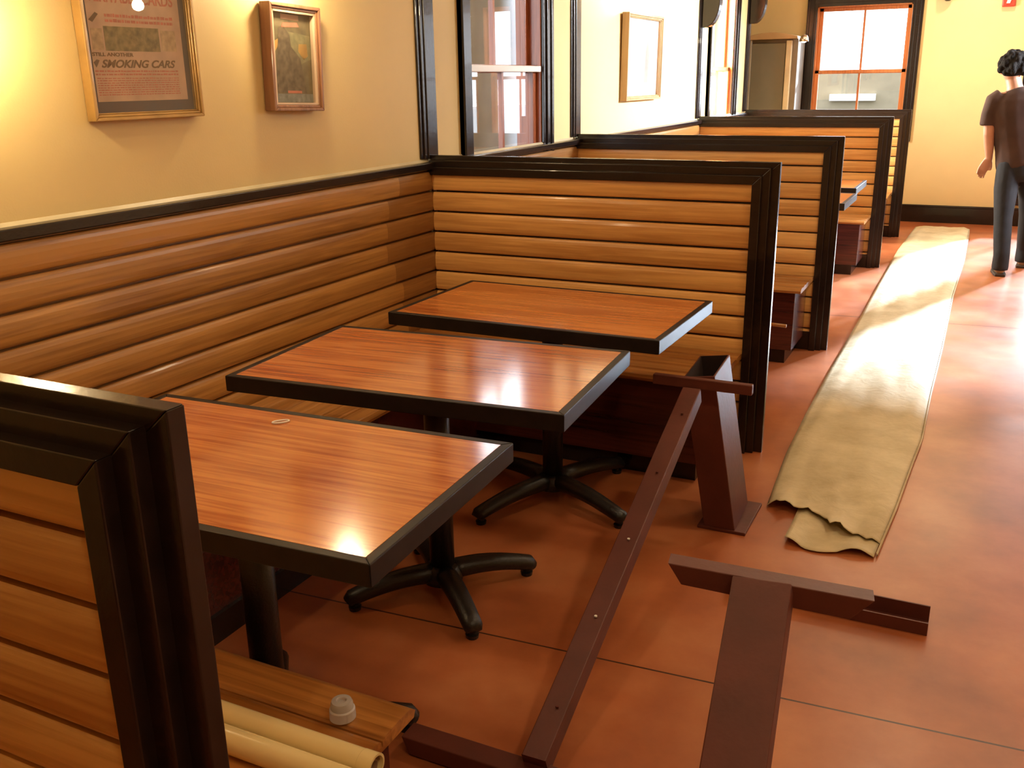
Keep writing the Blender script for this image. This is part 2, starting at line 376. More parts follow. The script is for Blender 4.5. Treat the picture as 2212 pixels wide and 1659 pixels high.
wainscot(P[2] + .018, P[3] - .018, 'oak wall panelling with its black ledge under the washed-out picture')
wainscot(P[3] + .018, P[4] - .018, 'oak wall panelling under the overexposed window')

# dark upright trim on the wall above each divider, with a corbel on the two far ones
for i in (1, 2, 3, 4):
    lab = {1: 'dark wall post right of the small framed picture', 2: 'dark wall post left of the sunlit wall', 3: 'dark wall post right of the washed-out picture, with a curved corbel',
           4: 'farthest dark wall post, beside the grey cabinet, with a curved corbel'}[i]
    t = thing('wall_post', lab, 'wall post', (0, P[i], 0), group='dark upright wall trims')
    m = MB()
    for hw, d in ((.076, .010), (.055, .017), (.03, .022)): m.box(0, d, -hw, hw, 1.195, HC)
    m.build('post_trim', M['trim'], t, bevel=.003)
    if i >= 3:
        m = MB(); z0 = 1.93 if i == 3 else 2.03; pr = [(0, HC)]
        pr.append((0, z0)); pr.append((.03, z0))
        for k in range(1, 9):
            a = k / 8 * PI / 2; pr.append((.03 + .115 * math.sin(a), z0 + .21 * (1 - math.cos(a))))
        pr.append((.145, HC))
        m.prism(pr, lambda a, b, s: (a + .022, s, b), -.05, .05); m.build('corbel', M['trim'], t, bevel=.006)

def plank_profile(a0, a1, n, z, th):
    """outline in (a,z) of n rounded boards side by side; a1 is the front with a bullnose"""
    pts = [(a0, z - th)]; wd = (a1 - a0) / n
    for k in range(n):
        s = a0 + k * wd
        for t in (0, .04, .12, .5, .88, .96, 1):
            dz = -.0065 * (abs(2 * t - 1) ** 8); pts.append((s + .0022 * (1 if wd > 0 else -1) + (wd - .0044 * (1 if wd > 0 else -1)) * t, z + dz))
        if k < n - 1: pts.append((s + wd, z - .018))
    pts.append((a1 + (.006 if wd > 0 else -.006), z - th * .5)); pts.append((a1, z - th)); return pts
def bench(lab, back, front, x1=1.50):
    """bench with its back on a divider: planks along x"""
    t = thing('booth_bench', lab, 'bench', (0, back, 0), group='booth benches')
    d = front - back; sg = 1 if d > 0 else -1; zt = .44
    m = MB(); m.prism(plank_profile(0, d, 5, zt, .026), lambda a, b, s: (s, a, b), .044, x1); m.build('seat', M['seat_x'], t)
    m = MB(); m.box(.044, x1 - .035, d - sg * .035, d - sg * .055, .085, zt - .027); m.build('front_panel', M['apron'], t, bevel=.002)
    m = MB(); m.box(x1 - .055, x1 - .035, 0, d - sg * .056, .085, zt - .027); m.build('end_panel', M['apron'], t, bevel=.002)
    m = MB(); m.box(.044, x1 - .075, 0, d - sg * .075, 0, .085); m.build('toe_kick', M['trim'], t)
    return t
bench('near bench with a frosted cap and two cream tubes lying on it', P[0] + .046, -2.64, 1.498)
bench('oak bench against the divider behind the three tables, red steel frame leaning before it', P[1] - .046, -.505, 1.498)
tb = bench('bench behind the divider at the tables, only its end and a loose stick showing', P[1] + .046, .50, 1.49)
bench('bench with dark red front and pale end in the second booth', P[2] - .046, 1.30, 1.498)
bench('bench hidden on the far side of the second divider', P[2] + .046, 2.30, 1.498)
bench('bench with dark red front in the third booth, past the two far tables', P[3] - .046, 4.03, 1.498)
bench('bench on the far side of the third divider, its pale end showing', P[3] + .046, 5.05, 1.498)
bench('farthest bench, below the sunlit strip of slats', P[4] - .046, 5.75, 1.498)
def wall_bench(lab, ya, yb):
    t = thing('wall_bench', lab, 'bench', (0.045, 0, 0), group='benches along the left wall')
    m = MB(); m.prism(plank_profile(0, .47, 6, .44, .026), lambda a, b, s: (a, s, b), ya, yb); m.build('seat', M['seat_y'], t)
    m = MB(); m.box(.42, .44, ya, yb, .085, .413); m.build('front_panel', M['apron'], t)
    m = MB(); m.box(0, .455, ya, yb, 0, .085); m.build('toe_kick', M['trim'], t)
wall_bench('light oak bench along the left wall, under the ends of the three tables', -2.628, -.515)
wall_bench('oak bench along the left wall in the third booth, mostly hidden', 2.312, 4.018)
# loose stick poking past the divider
m = MB(); m.loft([(1.44, .515, .432), (1.572, .505, .4295)], [(.008, .008)] * 2, 10, (0, 0, 1))
o = m.build('wooden_stick', M['seat_x'], None, smooth=True); tag(o, 'short pale wooden stick poking out past the end post behind the tables', 'stick')

# ------------------------------------------------------------------ tables
def table(lab, x, y, deg, arm, base_deg, group='restaurant tables'):
    t = thing('restaurant_table', lab, 'table', (x, y, 0), math.radians(deg), group)
    hx, hy = .505, .308; zt = .75
    m = MB(); m.box(-hx + .022, hx - .022, -hy + .022, hy - .022, zt - .040, zt - .0005); m.build('tabletop', M['table'], t)
    e = MB()
    for q in ([(-hx, -hy), (hx, -hy), (hx - .022, -hy + .022), (-hx + .022, -hy + .022)], [(hx, -hy), (hx, hy), (hx - .022, hy - .022), (hx - .022, -hy + .022)],
              [(hx, hy), (-hx, hy), (-hx + .022, hy - .022), (hx - .022, hy - .022)], [(-hx, hy), (-hx, -hy), (-hx + .022, -hy + .022), (-hx + .022, hy - .022)]):
        e.prism(q, lambda a, b, s: (a, b, s), zt - .046, zt)
    e.build('edge_band', M['edge'], t, bevel=.0025)
    s = MB(); s.box(-.15, .15, -.02, .02, zt - .064, zt - .040); s.box(-.02, .02, -.15, .15, zt - .064, zt - .040); s.build('top_mount', M['iron'], t, bevel=.004)
    c = MB(); c.lathe([(.038, .085), (.038, zt - .06)], n=28); c.build('column', M['iron'], t, smooth=True)
    hb = MB(); hb.lathe([(.03, .040), (.062, .045), (.062, .07), (.052, .092), (.040, .10)], n=28); hb.build('hub', M['iron'], t, smooth=True)
    for k in range(4):
        a = math.radians(base_deg - deg + 90 * k); ca, sa = math.cos(a), math.sin(a)
        l = MB(); pts = []; rad = []
        for u in range(9):
            q = u / 8; r = .03 + (arm - .03) * q; z = .072 - .030 * q ** 1.6 + .008 * math.sin(PI * q)
            pts.append((r * ca, r * sa, z)); rad.append((.036 - .006 * q, .032 - .008 * q))
        pts.append(((arm + .012) * ca, (arm + .012) * sa, .030)); rad.append((.024, .018))
        l.loft(pts, rad, 12, (0, 0, 1)); lg = l.build('leg', M['iron'], t, smooth=True)
        g = MB(); g.lathe([(.018, 0), (.020, .012), (.012, .014), (.012, .030)], ((arm - .008) * ca, (arm - .008) * sa, 0), 14); g.build('glide', M['iron'], lg)
    return t
table('nearest glossy red wood table, with a small clear ring lying on it', .947, -2.415, 2.6, .325, 38)
table('middle one of the three glossy red wood tables', .943, -1.598, 4.2, .29, 47)
table('glossy red wood table farthest back of the three, beside the slatted divider', .968, -.80, -.6, .36, 66)
table('far table in the third booth, its corner poking past the second divider\'s end post', .975, 3.79, 0, .325, 40)
table('tabletop nearer than the other one in the third booth, only a corner showing', 1.02, 2.86, 0, .325, 40)

# things on the near table and bench
m = MB(); ring = []; n = 40
for i in range(n):
    a = 2 * PI * i / n; ca, sa = math.cos(a), math.sin(a); cx = .020 * (1 if ca > 0 else -1) * abs(ca) ** .8; cy = .0085 * sa
    r = []
    for k in range(8):
        b = 2 * PI * k / 8; rr = .0022 * math.cos(b); r.append((cx + rr * ca, cy + rr * sa, .0022 + .0022 * math.sin(b)))
    ring.append(r)
ring.append(ring[0]); m.rings(ring, cap=False)
o = m.build('plastic_ring', plain('clear_white_plastic', (.85, .80, .74), .25), None, smooth=True, loc=(.862, -2.19, .7503)); o.rotation_euler = (0, 0, math.radians(48))
tag(o, 'small translucent oval ring lying on the nearest table', 'ring')
fr = plain('frosted_plastic', (.90, .87, .85), .25, noise=.03); fr.node_tree.nodes['Principled BSDF'].inputs['Transmission Weight'].default_value = .55
t = thing('bottle_cap', 'frosted translucent bottle cap standing on the near bench', 'bottle cap', (1.40, -2.722, .4395))
m = MB(); m.lathe([(.0215, 0), (.0238, .0015), (.0232, .019), (.0222, .0205), (.0208, .0215)], n=36); m.build('cap_skirt', fr, t, smooth=True).modifiers.new('edge', 'EDGE_SPLIT')
m = MB(); m.lathe([(.0206, .0215), (.0202, .030), (.0180, .0355), (.0100, .0370), (.0080, .0360), (.0070, .032), (.0005, .032)], n=36); m.build('cap_top', fr, t, smooth=True).modifiers.new('edge', 'EDGE_SPLIT')
CR = plain('cream_glossy_paper', (.70, .56, .27), .22, noise=.03, coat=.4); CI = plain('tube_inside', (.22, .12, .06), .7)
def tube(lab, x0, x1, y, dy):
    t = thing('paper_tube', lab, 'tube', (0, y, .4405 + .0235), dy, group='cream tubes on the near bench')
    r = .0225; m = MB(); m.lathe([(r, x0), (r, x1 - .028), (r + .0006, x1 - .027), (r + .0006, x1), (r - .0035, x1), (r - .0035, x0 + .01)], axis='x', n=32, cap=False)
    m.build('tube_wall', CR, t, smooth=True).modifiers.new('edge', 'EDGE_SPLIT')
    m = MB()
    rr = []
    for k in range(26):
        a = k / 25 * 3.6 * PI; q = .0188 - .0125 * k / 25; rr.append((q * math.cos(a), q * math.sin(a)))
    m.rings([[(x0 + .02, a, b) for a, b in rr], [(x1 - .006, a, b) for a, b in rr]], cap=False, close=False); s = m.build('rolled_core', CI, t, smooth=True)
    so = s.modifiers.new('thick', 'SOLIDIFY'); so.thickness = .0012
tube('cream paper tube on the near bench, beside the frosted cap', .12, 1.548, -2.832, .0)
tube('cream paper tube on the near bench, the one closer to the divider', .10, 1.575, -2.881, 0)

# ------------------------------------------------------------------ red steel frames
def frame_from(u, v, name=None):
    u = Vector(u).normalized(); w_ = Vector(v); w_ = (w_ - u * w_.dot(u)).normalized(); return Matrix((w_.cross(u).normalized(), w_, u)).transposed()
def tube_box(m, a, b, wx, wy, up, wall=.006, open_top=True):
    """rectangular tube from a to b, wx along (up x dir), wy along up"""
    A, B = Vector(a), Vector(b); Mx = frame_from(B - A, up); L = (B - A).length
    def ring(h, q): return [tuple(A + Mx @ Vector((sx * (wx / 2 - q), sy * (wy / 2 - q), h))) for sx, sy in ((-1, -1), (1, -1), (1, 1), (-1, 1))]
    m.rings([ring(0, 0), ring(L, 0), ring(L, wall)], cap=False); m.rings([ring(L, wall), ring(.01, wall)], cap=False, mi=1)
    m.add(ring(0, 0), [(0, 1, 2, 3)]); m.add(ring(.01, wall), [(0, 1, 2, 3)], 1)
    return Mx
ST = M['steel']
# short rectangular post on a base plate
t = thing('steel_post', 'short red-brown steel tube standing open-topped on a base plate, near the end post', 'steel post')
A = Vector((1.622, -.722, .012)); B = Vector((1.537, -.775, .585))
m = MB(); tube_box(m, A, B, .108, .215, (0, 1, 0)); m.build('tube', [ST, M['bore']], t, bevel=.003)
m = MB(); m.box(1.545, 1.715, -.835, -.56, 0, .012); m.build('base_plate', ST, t, bevel=.002)
# long I-shaped frame leaning on it
t = thing('steel_leg_frame', 'long red-brown steel leg with crossbars, leaning diagonally over the floor onto the short open post', 'steel frame')
A = Vector((1.567, -2.262, .053)); B = Vector((1.548, -.990, .548))
m = MB(); tube_box(m, A, B, .060, .055, (0, -.4, 1)); m.build('leg_bar', [ST, ST], t, bevel=.003)
m = MB(); m.box(1.408, 1.736, -.975, -.950, .562, .596); o = m.build('top_crossbar', ST, t, bevel=.003)
m = MB()
m.prism([(1.255, .005), (1.235, .05), (1.30, .05), (1.905, .05), (1.89, .005)], lambda a, b, s: (a, s, b), -2.305, -2.245)
m.build('foot_crossbar', ST, t, bevel=.003)
for k in range(5):
    q = (k + .5) / 5; p = A.lerp(B, q) + Vector((.006, -.012, .0295)); m = MB(); m.lathe([(.004, -.002), (.004, .0012)], tuple(p), 10); m.build('rivet', M['white'] if k in (1, 2) else ST, t)
# foreground T
t = thing('steel_tee_frame', 'broad red-brown steel leg with an angled crossbar, cut off by the bottom edge', 'steel frame')
A = Vector((2.066, -2.735, .02)); B = Vector((2.010, -2.075, .512))
up = Vector((0, -.65, .76))
m = MB(); tube_box(m, A, B, .120, .075, up); m.build('leg_tube', [ST, M['bore']], t, bevel=.003)
ux = Vector((.985, .17, 0)).normalized(); uz = Vector((0, 0, 1)); C0 = B + Vector((.005, .0, .012)); nn = ux.cross(uz)
m = MB(); pr = [(-.205, .018), (.215, -.012), (.17, -.062), (-.175, -.030)]
m.prism(pr, lambda a, b, s: tuple(C0 + ux * a + uz * b + nn * s), -.048, .0); m.build('crossbar', ST, t, bevel=.002)
m = MB(); m.box(1.90, 2.22, -2.80, -2.66, 0, .014); m.build('foot_plate', ST, t, bevel=.002)
# channel on the floor
t = thing('steel_channel', 'short red-brown steel channel bar lying on the floor near the paper strip', 'steel bar')
m = MB(); y0, y1 = -1.245, -1.165
pr = [(y0, 0), (y1, 0), (y1, .055), (y1 - .006, .055), (y1 - .006, .006), (y0 + .006, .006), (y0 + .006, .040), (y0, .040)]
m.prism(pr, lambda a, b, s: (s, a, b), 1.75, 2.328); m.build('channel_web', ST, t, bevel=.001)

# ------------------------------------------------------------------ paper strip
def lerp_tab(tab, y):
    for (xa, ya), (xb, yb) in zip(tab, tab[1:]):
        if ya <= y <= yb: return xa + (xb - xa) * (y - ya) / (yb - ya)
    return tab[0][0] if y < tab[0][1] else tab[-1][0]
LT = [(1.745, -.88), (1.735, -.57), (1.70, -.02), (1.688, .49), (1.68, 1.29), (1.68, 2.41), (1.67, 3.64), (1.665, 5.39), (1.70, 6.85)]
RT = [(2.145, -.82), (2.17, -.41), (2.19, .08), (2.205, .38), (2.20, 1.08), (2.205, 2.02), (2.20, 3.51), (2.225, 5.11), (2.215, 6.95)]
def wn(x, y, s):
    return math.sin(x * 9.1 * s + 1.3 * math.sin(y * 3.7 * s)) * math.cos(y * 5.3 * s + 1.7 * math.sin(x * 6.1 * s))
def sheet(m, start, end, z0, ny, nx, cut, lift, amp, seed, x_in=(0, 1)):
    rows = []
    for j in range(ny + 1):
        v = j / ny; row = []
        for i in range(nx + 1):
            u = x_in[0] + (x_in[1] - x_in[0]) * i / nx
            ys = start + cut(u); y = ys + (end - ys) * v ** 1.25
            xl, xr = lerp_tab(LT, y), lerp_tab(RT, y)
            x = xl + (xr - xl) * u
            edge = min(1, 9 * min(u, 1 - u)) if x_in == (0, 1) else 1
            z = z0 + lift * edge * (1 + .0) + amp * edge * wn(u * 1.3 + seed, y * .8 + seed, 1.0) + amp * .45 * edge * wn(u * 3.1, y * 3.0 + seed, 1.3)
            z += .006 * math.exp(-((u - .17) / .022) ** 2) * edge                     # long crease of the left fold
            z += .022 * math.exp(-(y - ys) / .12) * max(0, math.sin((u * 5.2 + seed) * 2.2)) * edge * (1 if lift > .006 else .8)
            row.append((x, y, max(z, .003)))
        rows.append(row)
    m.rings(rows, cap=False, close=False)
def paper_mat():
    m, nt, b = new_mat('kraft_paper'); L = nt.links.new
    tc = N(nt, 'ShaderNodeTexCoord'); n = N(nt, 'ShaderNodeTexNoise'); n.inputs['Scale'].default_value = 4; n.inputs['Detail'].default_value = 9; n.inputs['Roughness'].default_value = .65
    L(tc.outputs['Object'], n.inputs['Vector']); r = N(nt, 'ShaderNodeValToRGB'); e = r.color_ramp.elements
    e[0].position = .32; e[0].color = rgb((.46, .37, .205)); e[1].position = .66; e[1].color = rgb((.66, .555, .345)); L(n.outputs[0], r.inputs[0]); L(r.outputs[0], b.inputs['Base Color'])
    b.inputs['Roughness'].default_value = .75
    v = N(nt, 'ShaderNodeTexNoise'); v.inputs['Scale'].default_value = 9; v.inputs['Distortion'].default_value = 2.5; v.inputs['Detail'].default_value = 5; L(tc.outputs['Object'], v.inputs['Vector'])
    bp = N(nt, 'ShaderNodeBump'); bp.inputs['Strength'].default_value = .16; bp.inputs['Distance'].default_value = .02; L(v.outputs[0], bp.inputs['Height']); L(bp.outputs[0], b.inputs['Normal'])
    return m
M['paper'] = paper_mat()
t = thing('paper_strip', 'long strip of folded brown kraft paper lying along the aisle floor', 'paper')
m = MB()
sheet(m, -.60, 6.92, .012, 150, 26, lambda u: (-.10 * max(0, min(1, (u - .42) / .16)) - .06 * max(0, u - .5) + .012 * math.sin(u * 41) + .006 * math.sin(u * 97) + .03 * (1 - u)), .016, .0055, .3)
o = m.build('top_fold', M['paper'], t, smooth=True); so = o.modifiers.new('thick', 'SOLIDIFY'); so.thickness = .0012
m = MB()
sheet(m, -.84, 6.80, .003, 120, 20, lambda u: (.02 * math.sin(u * 9)), .004, .0015, 2.1, (.26, .985))
o = m.build('under_fold', M['paper'], t, smooth=True); so = o.modifiers.new('thick', 'SOLIDIFY'); so.thickness = .0012; so.offset = 1
# right edge fold joining the two layers
m = MB(); rows = []
for j in range(121):
    y = -.81 + 7.6 * (j / 120) ** 1.2; x = lerp_tab(RT, y)
    rows.append([(x + .004 - .012 * abs(q - .5), y, .003 + .014 * q) for q in (0, .25, .5, .75, 1)])
m.rings(rows, cap=False, close=False); m.build('edge_fold', M['paper'], t, smooth=True)

# ------------------------------------------------------------------ framed pictures on the left wall
def text(body, size, y, z, x, mat, parent, shear=0, offset=.0004, width=None, name='lettering', align='LEFT'):
    c = bpy.data.curves.new(name, 'FONT'); c.body = body; c.size = size; c.shear = shear; c.offset = offset; c.extrude = .0002; c.align_x = align
    c.materials.append(mat); o = bpy.data.objects.new(name, c); COL.objects.link(o); o.parent = parent
    o.rotation_euler = (PI / 2, 0, PI / 2); o.location = (x, y, z)
    bpy.context.view_layer.update(); wd = o.dimensions.x
    me = bpy.data.meshes.new_from_object(o); n = bpy.data.objects.new(name, me); COL.objects.link(n); n.parent = parent
    if not me.materials: me.materials.append(mat)
    n.rotation_euler = o.rotation_euler; n.location = o.location
    if width and wd > 0: n.scale = (width / wd, 1, 1)
    bpy.data.objects.remove(o)
    return n
def picture(lab, y0, y1, z0, z1, fw, depth, fmat, mmat, border, tilt=0, lean=.012, lip=None):
    yc = (y0 + y1) / 2; t = thing('framed_picture', lab, 'picture', (0.002, yc, z0), group='framed pictures on the left wall')
    t.rotation_euler = (tilt, math.atan2(lean, z1 - z0), 0)
    hw = (y1 - y0) / 2; h = z1 - z0
    m = MB()
    for dd, q0, q1 in ((depth, 0, fw * .45), (depth * .85, fw * .45, fw * .8), (depth * .7, fw * .8, fw)):
        for q in ([(-hw + q0, q0), (hw - q0, q0), (hw - q1, q1), (-hw + q1, q1)], [(hw - q0, q0), (hw - q0, h - q0), (hw - q1, h - q1), (hw - q1, q1)],
                  [(hw - q0, h - q0), (-hw + q0, h - q0), (-hw + q1, h - q1), (hw - q1, h - q1)], [(-hw + q0, h - q0), (-hw + q0, q0), (-hw + q1, q1), (-hw + q1, h - q1)]):
            m.prism(q, lambda a, b, s: (s, a, b), .0, dd)
    m.build('frame', fmat, t, bevel=.0025)
    if lip:
        m = MB(); q = fw
        for a in ((-hw + q - .004, -hw + q + .003, q - .004, h - q + .004), (hw - q - .003, hw - q + .004, q - .004, h - q + .004), (-hw + q, hw - q, q - .004, q + .003), (-hw + q, hw - q, h - q - .003, h - q + .004)):
            m.box(depth * .3, depth * .78, a[0], a[1], a[2], a[3])
        m.build('inner_lip', lip, t)
    m = MB(); m.box(.004, depth * .35, -hw + fw * .5, hw - fw * .5, fw * .5, h - fw * .5); m.build('mat_board', mmat, t)
    m = MB(); m.box(depth * .58, depth * .58 + .002, -hw + fw * .7, hw - fw * .7, fw * .7, h - fw * .7); m.build('picture_glass', M['picglass'], t)
    return t, hw, h, depth * .35
GOLD = plain('gilded_wood_frame', (.42, .25, .075), .28, .25, noise=.2, scale=12, coat=.3)
t, hw, h, dp = picture('large gold-framed broadside poster hanging leftmost on the wall, dark mat around faded paper', -1.888, -1.455, 1.437, 2.06, .022, .034, GOLD, plain('brown_mat', (.060, .030, .024), .6), .05, lean=.0)
yc = -(1.888 + 1.455) / 2
PR = plain('aged_poster_paper', (.46, .30, .20), .7, noise=.14, scale=14); DK = plain('brown_ink', (.13, .065, .025), .8); RD = plain('faded_red_ink', (.42, .13, .085), .8, noise=.2, scale=40)
GRN = plain('olive_engraving', (.185, .135, .055), .8, noise=.45, scale=55); PALE = plain('pale_vignette', (.40, .28, .16), .8, noise=.25, scale=60)
def sheet_part(name, y0, y1, z0, z1, x, mat, parent, yc, zb, th=.0006):
    m = MB(); m.box(x, x + th, y0 - yc, y1 - yc, z0 - zb, z1 - zb); return m.build(name, mat, parent)
pr = sheet_part('print', -1.852, -1.500, 1.490, 2.01, dp, PR, t, yc, 1.437)
zb = 1.437
def on1(name, y0, y1, z0, z1, mat, x=.0007): return sheet_part(name, y0, y1, z0, z1, dp + x, mat, pr, yc, zb, .0003)
def line_print(name, y0, y1, zs, hgt, mat, seed, parent, x):
    rnd = random.Random(seed); m = MB()
    for z in zs:
        y = y0
        while y < y1:
            l = rnd.uniform(.004, .016); m.box(x, x + .0003, y - yc, min(y + l, y1) - yc, z - zb, z + hgt * rnd.uniform(.7, 1) - zb); y += l + rnd.uniform(.002, .004)
    return m.build(name, mat, parent)
on1('engraving', -1.800, -1.592, 1.630, 1.697, GRN); on1('vignette', -1.845, -1.806, 1.632, 1.690, PALE); on1('vignette', -1.586, -1.525, 1.632, 1.692, PALE)
xx = dp + .0010
text('VERITABLE CARDS', .046, -1.846 - yc, 1.762 - zb, xx, RD, pr, offset=.0008, width=.325)
line_print('small_print', -1.79, -1.53, (1.722, 1.708), .009, RD, 3, pr, dp + .0008)
m = MB(); m.prism([(-1.848, 1.712), (-1.835, 1.706), (-1.812, 1.728), (-1.822, 1.733)], lambda a, b, s: (s, a - yc, b - zb), dp + .0008, dp + .0011); m.build('pointing_hand', DK, pr)
text('STILL ANOTHER', .0135, -1.851 - yc, 1.6155 - zb, xx, DK, pr, width=.15)
text('SMOKING CARS', .030, -1.824 - yc, 1.5845 - zb, xx, DK, pr, shear=.35, offset=.0009, width=.286)
m = MB(); m.prism([(-1.850, 1.598), (-1.838, 1.606), (-1.828, 1.604), (-1.836, 1.592), (-1.842, 1.584)], lambda a, b, s: (s, a - yc, b - zb), dp + .0008, dp + .0011); m.build('pointing_hand', DK, pr)
line_print('small_print', -1.848, -1.53, (1.572, 1.563), .005, RD, 5, pr, dp + .0008)
line_print('small_print', -1.845, -1.53, [1.553 - .0065 * k for k in range(8)], .0032, RD, 6, pr, dp + .0008)

WF = wood('walnut_picture_frame', (.15, .062, .028), (.29, .135, .065), 'z', None, .35, .3)
t, hw, h, dp = picture('small narrow wood-framed picture right of the gold-framed poster', -1.120, -.835, 1.437, 1.800, .026, .046, WF, plain('cream_mat', (.45, .33, .2), .7), .0, tilt=-.03, lean=.004, lip=plain('pale_lip', (.55, .40, .27), .4))
yc = -(1.120 + .835) / 2; zb = 1.437
DG = plain('murky_olive_print', (.115, .092, .048), .7, noise=.4, scale=22)
pr = sheet_part('print', -1.096, -.859, 1.463, 1.774, dp, DG, t, yc, zb)
def blob(name, pts, mat, x=.0008):
    m = MB(); m.prism(pts, lambda a, b, s: (s, a - yc, b - zb), dp + x, dp + x + .0003); return m.build(name, mat, pr)
blob('pale_banner', [(-1.03, 1.750), (-.93, 1.748), (-.93, 1.766), (-1.03, 1.768)], plain('banner_cream', (.42, .26, .17), .7))
blob('sky_patch', [(-1.00, 1.71), (-.868, 1.70), (-.865, 1.62), (-.93, 1.60), (-.99, 1.64)], plain('grey_green_ink', (.17, .155, .08), .7, noise=.3, scale=40))
blob('yellow_patch', [(-1.090, 1.665), (-1.045, 1.685), (-1.055, 1.655), (-1.085, 1.62)], plain('ochre_ink', (.52, .30, .07), .7))
blob('yellow_patch', [(-.935, 1.67), (-.89, 1.672), (-.885, 1.63), (-.91, 1.615), (-.94, 1.645)], plain('ochre_ink2', (.50, .28, .08), .7))
blob('dark_figure', [(-1.045, 1.72), (-1.02, 1.728), (-.985, 1.70), (-.98, 1.66), (-.93, 1.62), (-.90, 1.50), (-1.08, 1.50), (-1.06, 1.60)], plain('umber_ink', (.095, .070, .042), .7, noise=.5, scale=45), .0011)
blob('red_lettering', [(-1.02, 1.738), (-.94, 1.742), (-.93, 1.728), (-1.03, 1.722)], RD, .0011)
blob('water_band', [(-1.094, 1.468), (-.861, 1.468), (-.861, 1.497), (-1.094, 1.497)], plain('slate_blue_ink', (.15, .165, .155), .7, noise=.4, scale=40), .0011)
blob('red_lettering', [(-1.01, 1.508), (-.93, 1.508), (-.93, 1.499), (-1.01, 1.499)], RD, .0014)

CF = wood('pale_wood_frame', (.30, .17, .07), (.48, .30, .14), 'z', None, .4, .1)
t, hw, h, dp = picture('washed-out pale picture on the sunlit wall past the second dark post', 2.54, 3.30, 1.385, 1.955, .03, .05, CF, plain('white_mat', (.78, .76, .70), .6), .06, lean=.01)
yc = 2.92; zb = 1.385
pr = sheet_part('print', 2.62, 3.22, 1.46, 1.88, dp, plain('pale_grey_print', (.60, .56, .48), .7, noise=.12, scale=9), t, yc, zb)
m = MB(); m.prism([(2.98, 1.50), (3.06, 1.50), (3.08, 1.70), (3.04, 1.80), (3.0, 1.72)], lambda a, b, s: (s, a - yc, b - zb), dp + .0008, dp + .0012); m.build('sketch_figure', plain('grey_sketch', (.36, .35, .31), .8), pr)

# ------------------------------------------------------------------ lamps with their own light
def sconce(y, z, lab):
    t = thing('wall_sconce', lab, 'wall lamp', (0, y, z), group='small wall lamps above the pictures')
    m = MB(); m.lathe([(.045, 0), (.045, .008), (.03, .014)], (0, 0, .06), axis='x', n=20); m.build('back_plate', M['brass'], t, smooth=True)
    m = MB(); m.loft([(.01, 0, .06), (.07, 0, .10), (.125, 0, .085), (.135, 0, .048)], [(.006, .006)] * 4, 8, (0, 1, 0)); m.build('arm', M['brass'], t, smooth=True)
    m = MB(); m.lathe([(.004, .045), (.016, .042), (.018, .030), (.012, .026)], (.135, 0, 0), 16); m.build('socket', M['brass'], t, smooth=True)
    m = MB(); m.lathe([(.030 * math.sin(PI * k / 10) + 1e-4, .030 * -math.cos(PI * k / 10)) for k in range(11)], (.135, 0, 0), 16); m.build('bulb', M['bulb'], t, smooth=True)
sconce(-1.00, 1.895, 'small wall lamp just above the small narrow picture')
sconce(-2.27, 1.70, 'small wall lamp left of the gold-framed poster')
sconce(2.88, 2.04, 'small wall lamp above the washed-out pale picture')
t = thing('pendant_lamp', 'bare pendant bulb hanging over the aisle', 'pendant lamp', (2.25, .48, 1.98))
m = MB(); m.lathe([(.004, .05), (.004, HC - 1.98)], n=8); m.build('cord', M['iron'], t)
m = MB(); m.lathe([(.008, .07), (.02, .06), (.022, .03), (.014, .025)], n=16); m.build('socket', M['brass'], t, smooth=True)
m = MB(); m.lathe([(.032 * math.sin(PI * k / 10) + 1e-4, .032 * -math.cos(PI * k / 10)) for k in range(11)], n=16); m.build('bulb', M['bulb2'], t, smooth=True)

# ------------------------------------------------------------------ far end of the room
t = thing('fire_alarm', 'red and white fire alarm strobe high on the far yellow wall', 'fire alarm', (2.30, YE, 2.15))
m = MB(); m.box(-.06, .06, -.045, 0, 0, .17); m.build('housing', plain('alarm_red', (.62, .05, .03), .4), t, bevel=.012)
m = MB(); m.prism([(-.022, .03), (.012, .03), (.036, .125), (0, .125)], lambda a, b, s: (a, s, b), -.060, -.044); m.build('strobe_lens', M['white'], t, bevel=.004)
t = thing('wall_lantern', 'dark wall lantern, only its bottom showing at the top edge of the far wall', 'wall lamp', (1.745, YE, 2.2255))
m = MB(); m.lathe([(.02, 0), (.055, .03), (.06, .09), (.05, .20), (.02, .23)], (0, -.07, 0), 20); m.build('lantern_body', M['trim'], t, smooth=True)
m = MB(); m.box(-.03, .03, -.03, 0, .02, .2); m.build('bracket', M['trim'], t)

CAB = plain('grey_brown_cabinet', (.17, .155, .11), .35, noise=.1, scale=3); CREAM = plain('cream_cabinet_edge', (.62, .52, .33), .4)
t = thing('display_cabinet', 'tall grey cabinet with a cream edge strip, left of the four-pane far window', 'cabinet', (0, 6.9, 0))
m = MB(); m.box(-.19, .375, .03, .42, 0, 1.90); m.build('cabinet_body', plain('cabinet_side', (.17, .13, .085), .45), t, bevel=.006)
m = MB()
m.prism([(-.10, .08), (.255, .08), (.255, 1.86), (-.10, 1.86)], lambda a, b, s: (a, s, b), -.006, .03); m.build('dark_front_panel', CAB, t, bevel=.004)
m = MB(); m.box(-.19, -.10, -.016, .03, .0, 1.90); m.build('side_stile', plain('taupe_stile', (.30, .26, .18), .4), t, bevel=.005)
m = MB(); m.box(.262, .318, -.03, .03, .0, 1.885); m.build('cream_post', CREAM, t, bevel=.006)
m = MB()
pr_ = [(-.19, 1.90)] + [(-.19 + .565 * k / 10, 1.925 + .045 * math.sin(PI * k / 10)) for k in range(11)] + [(.375, 1.90)]
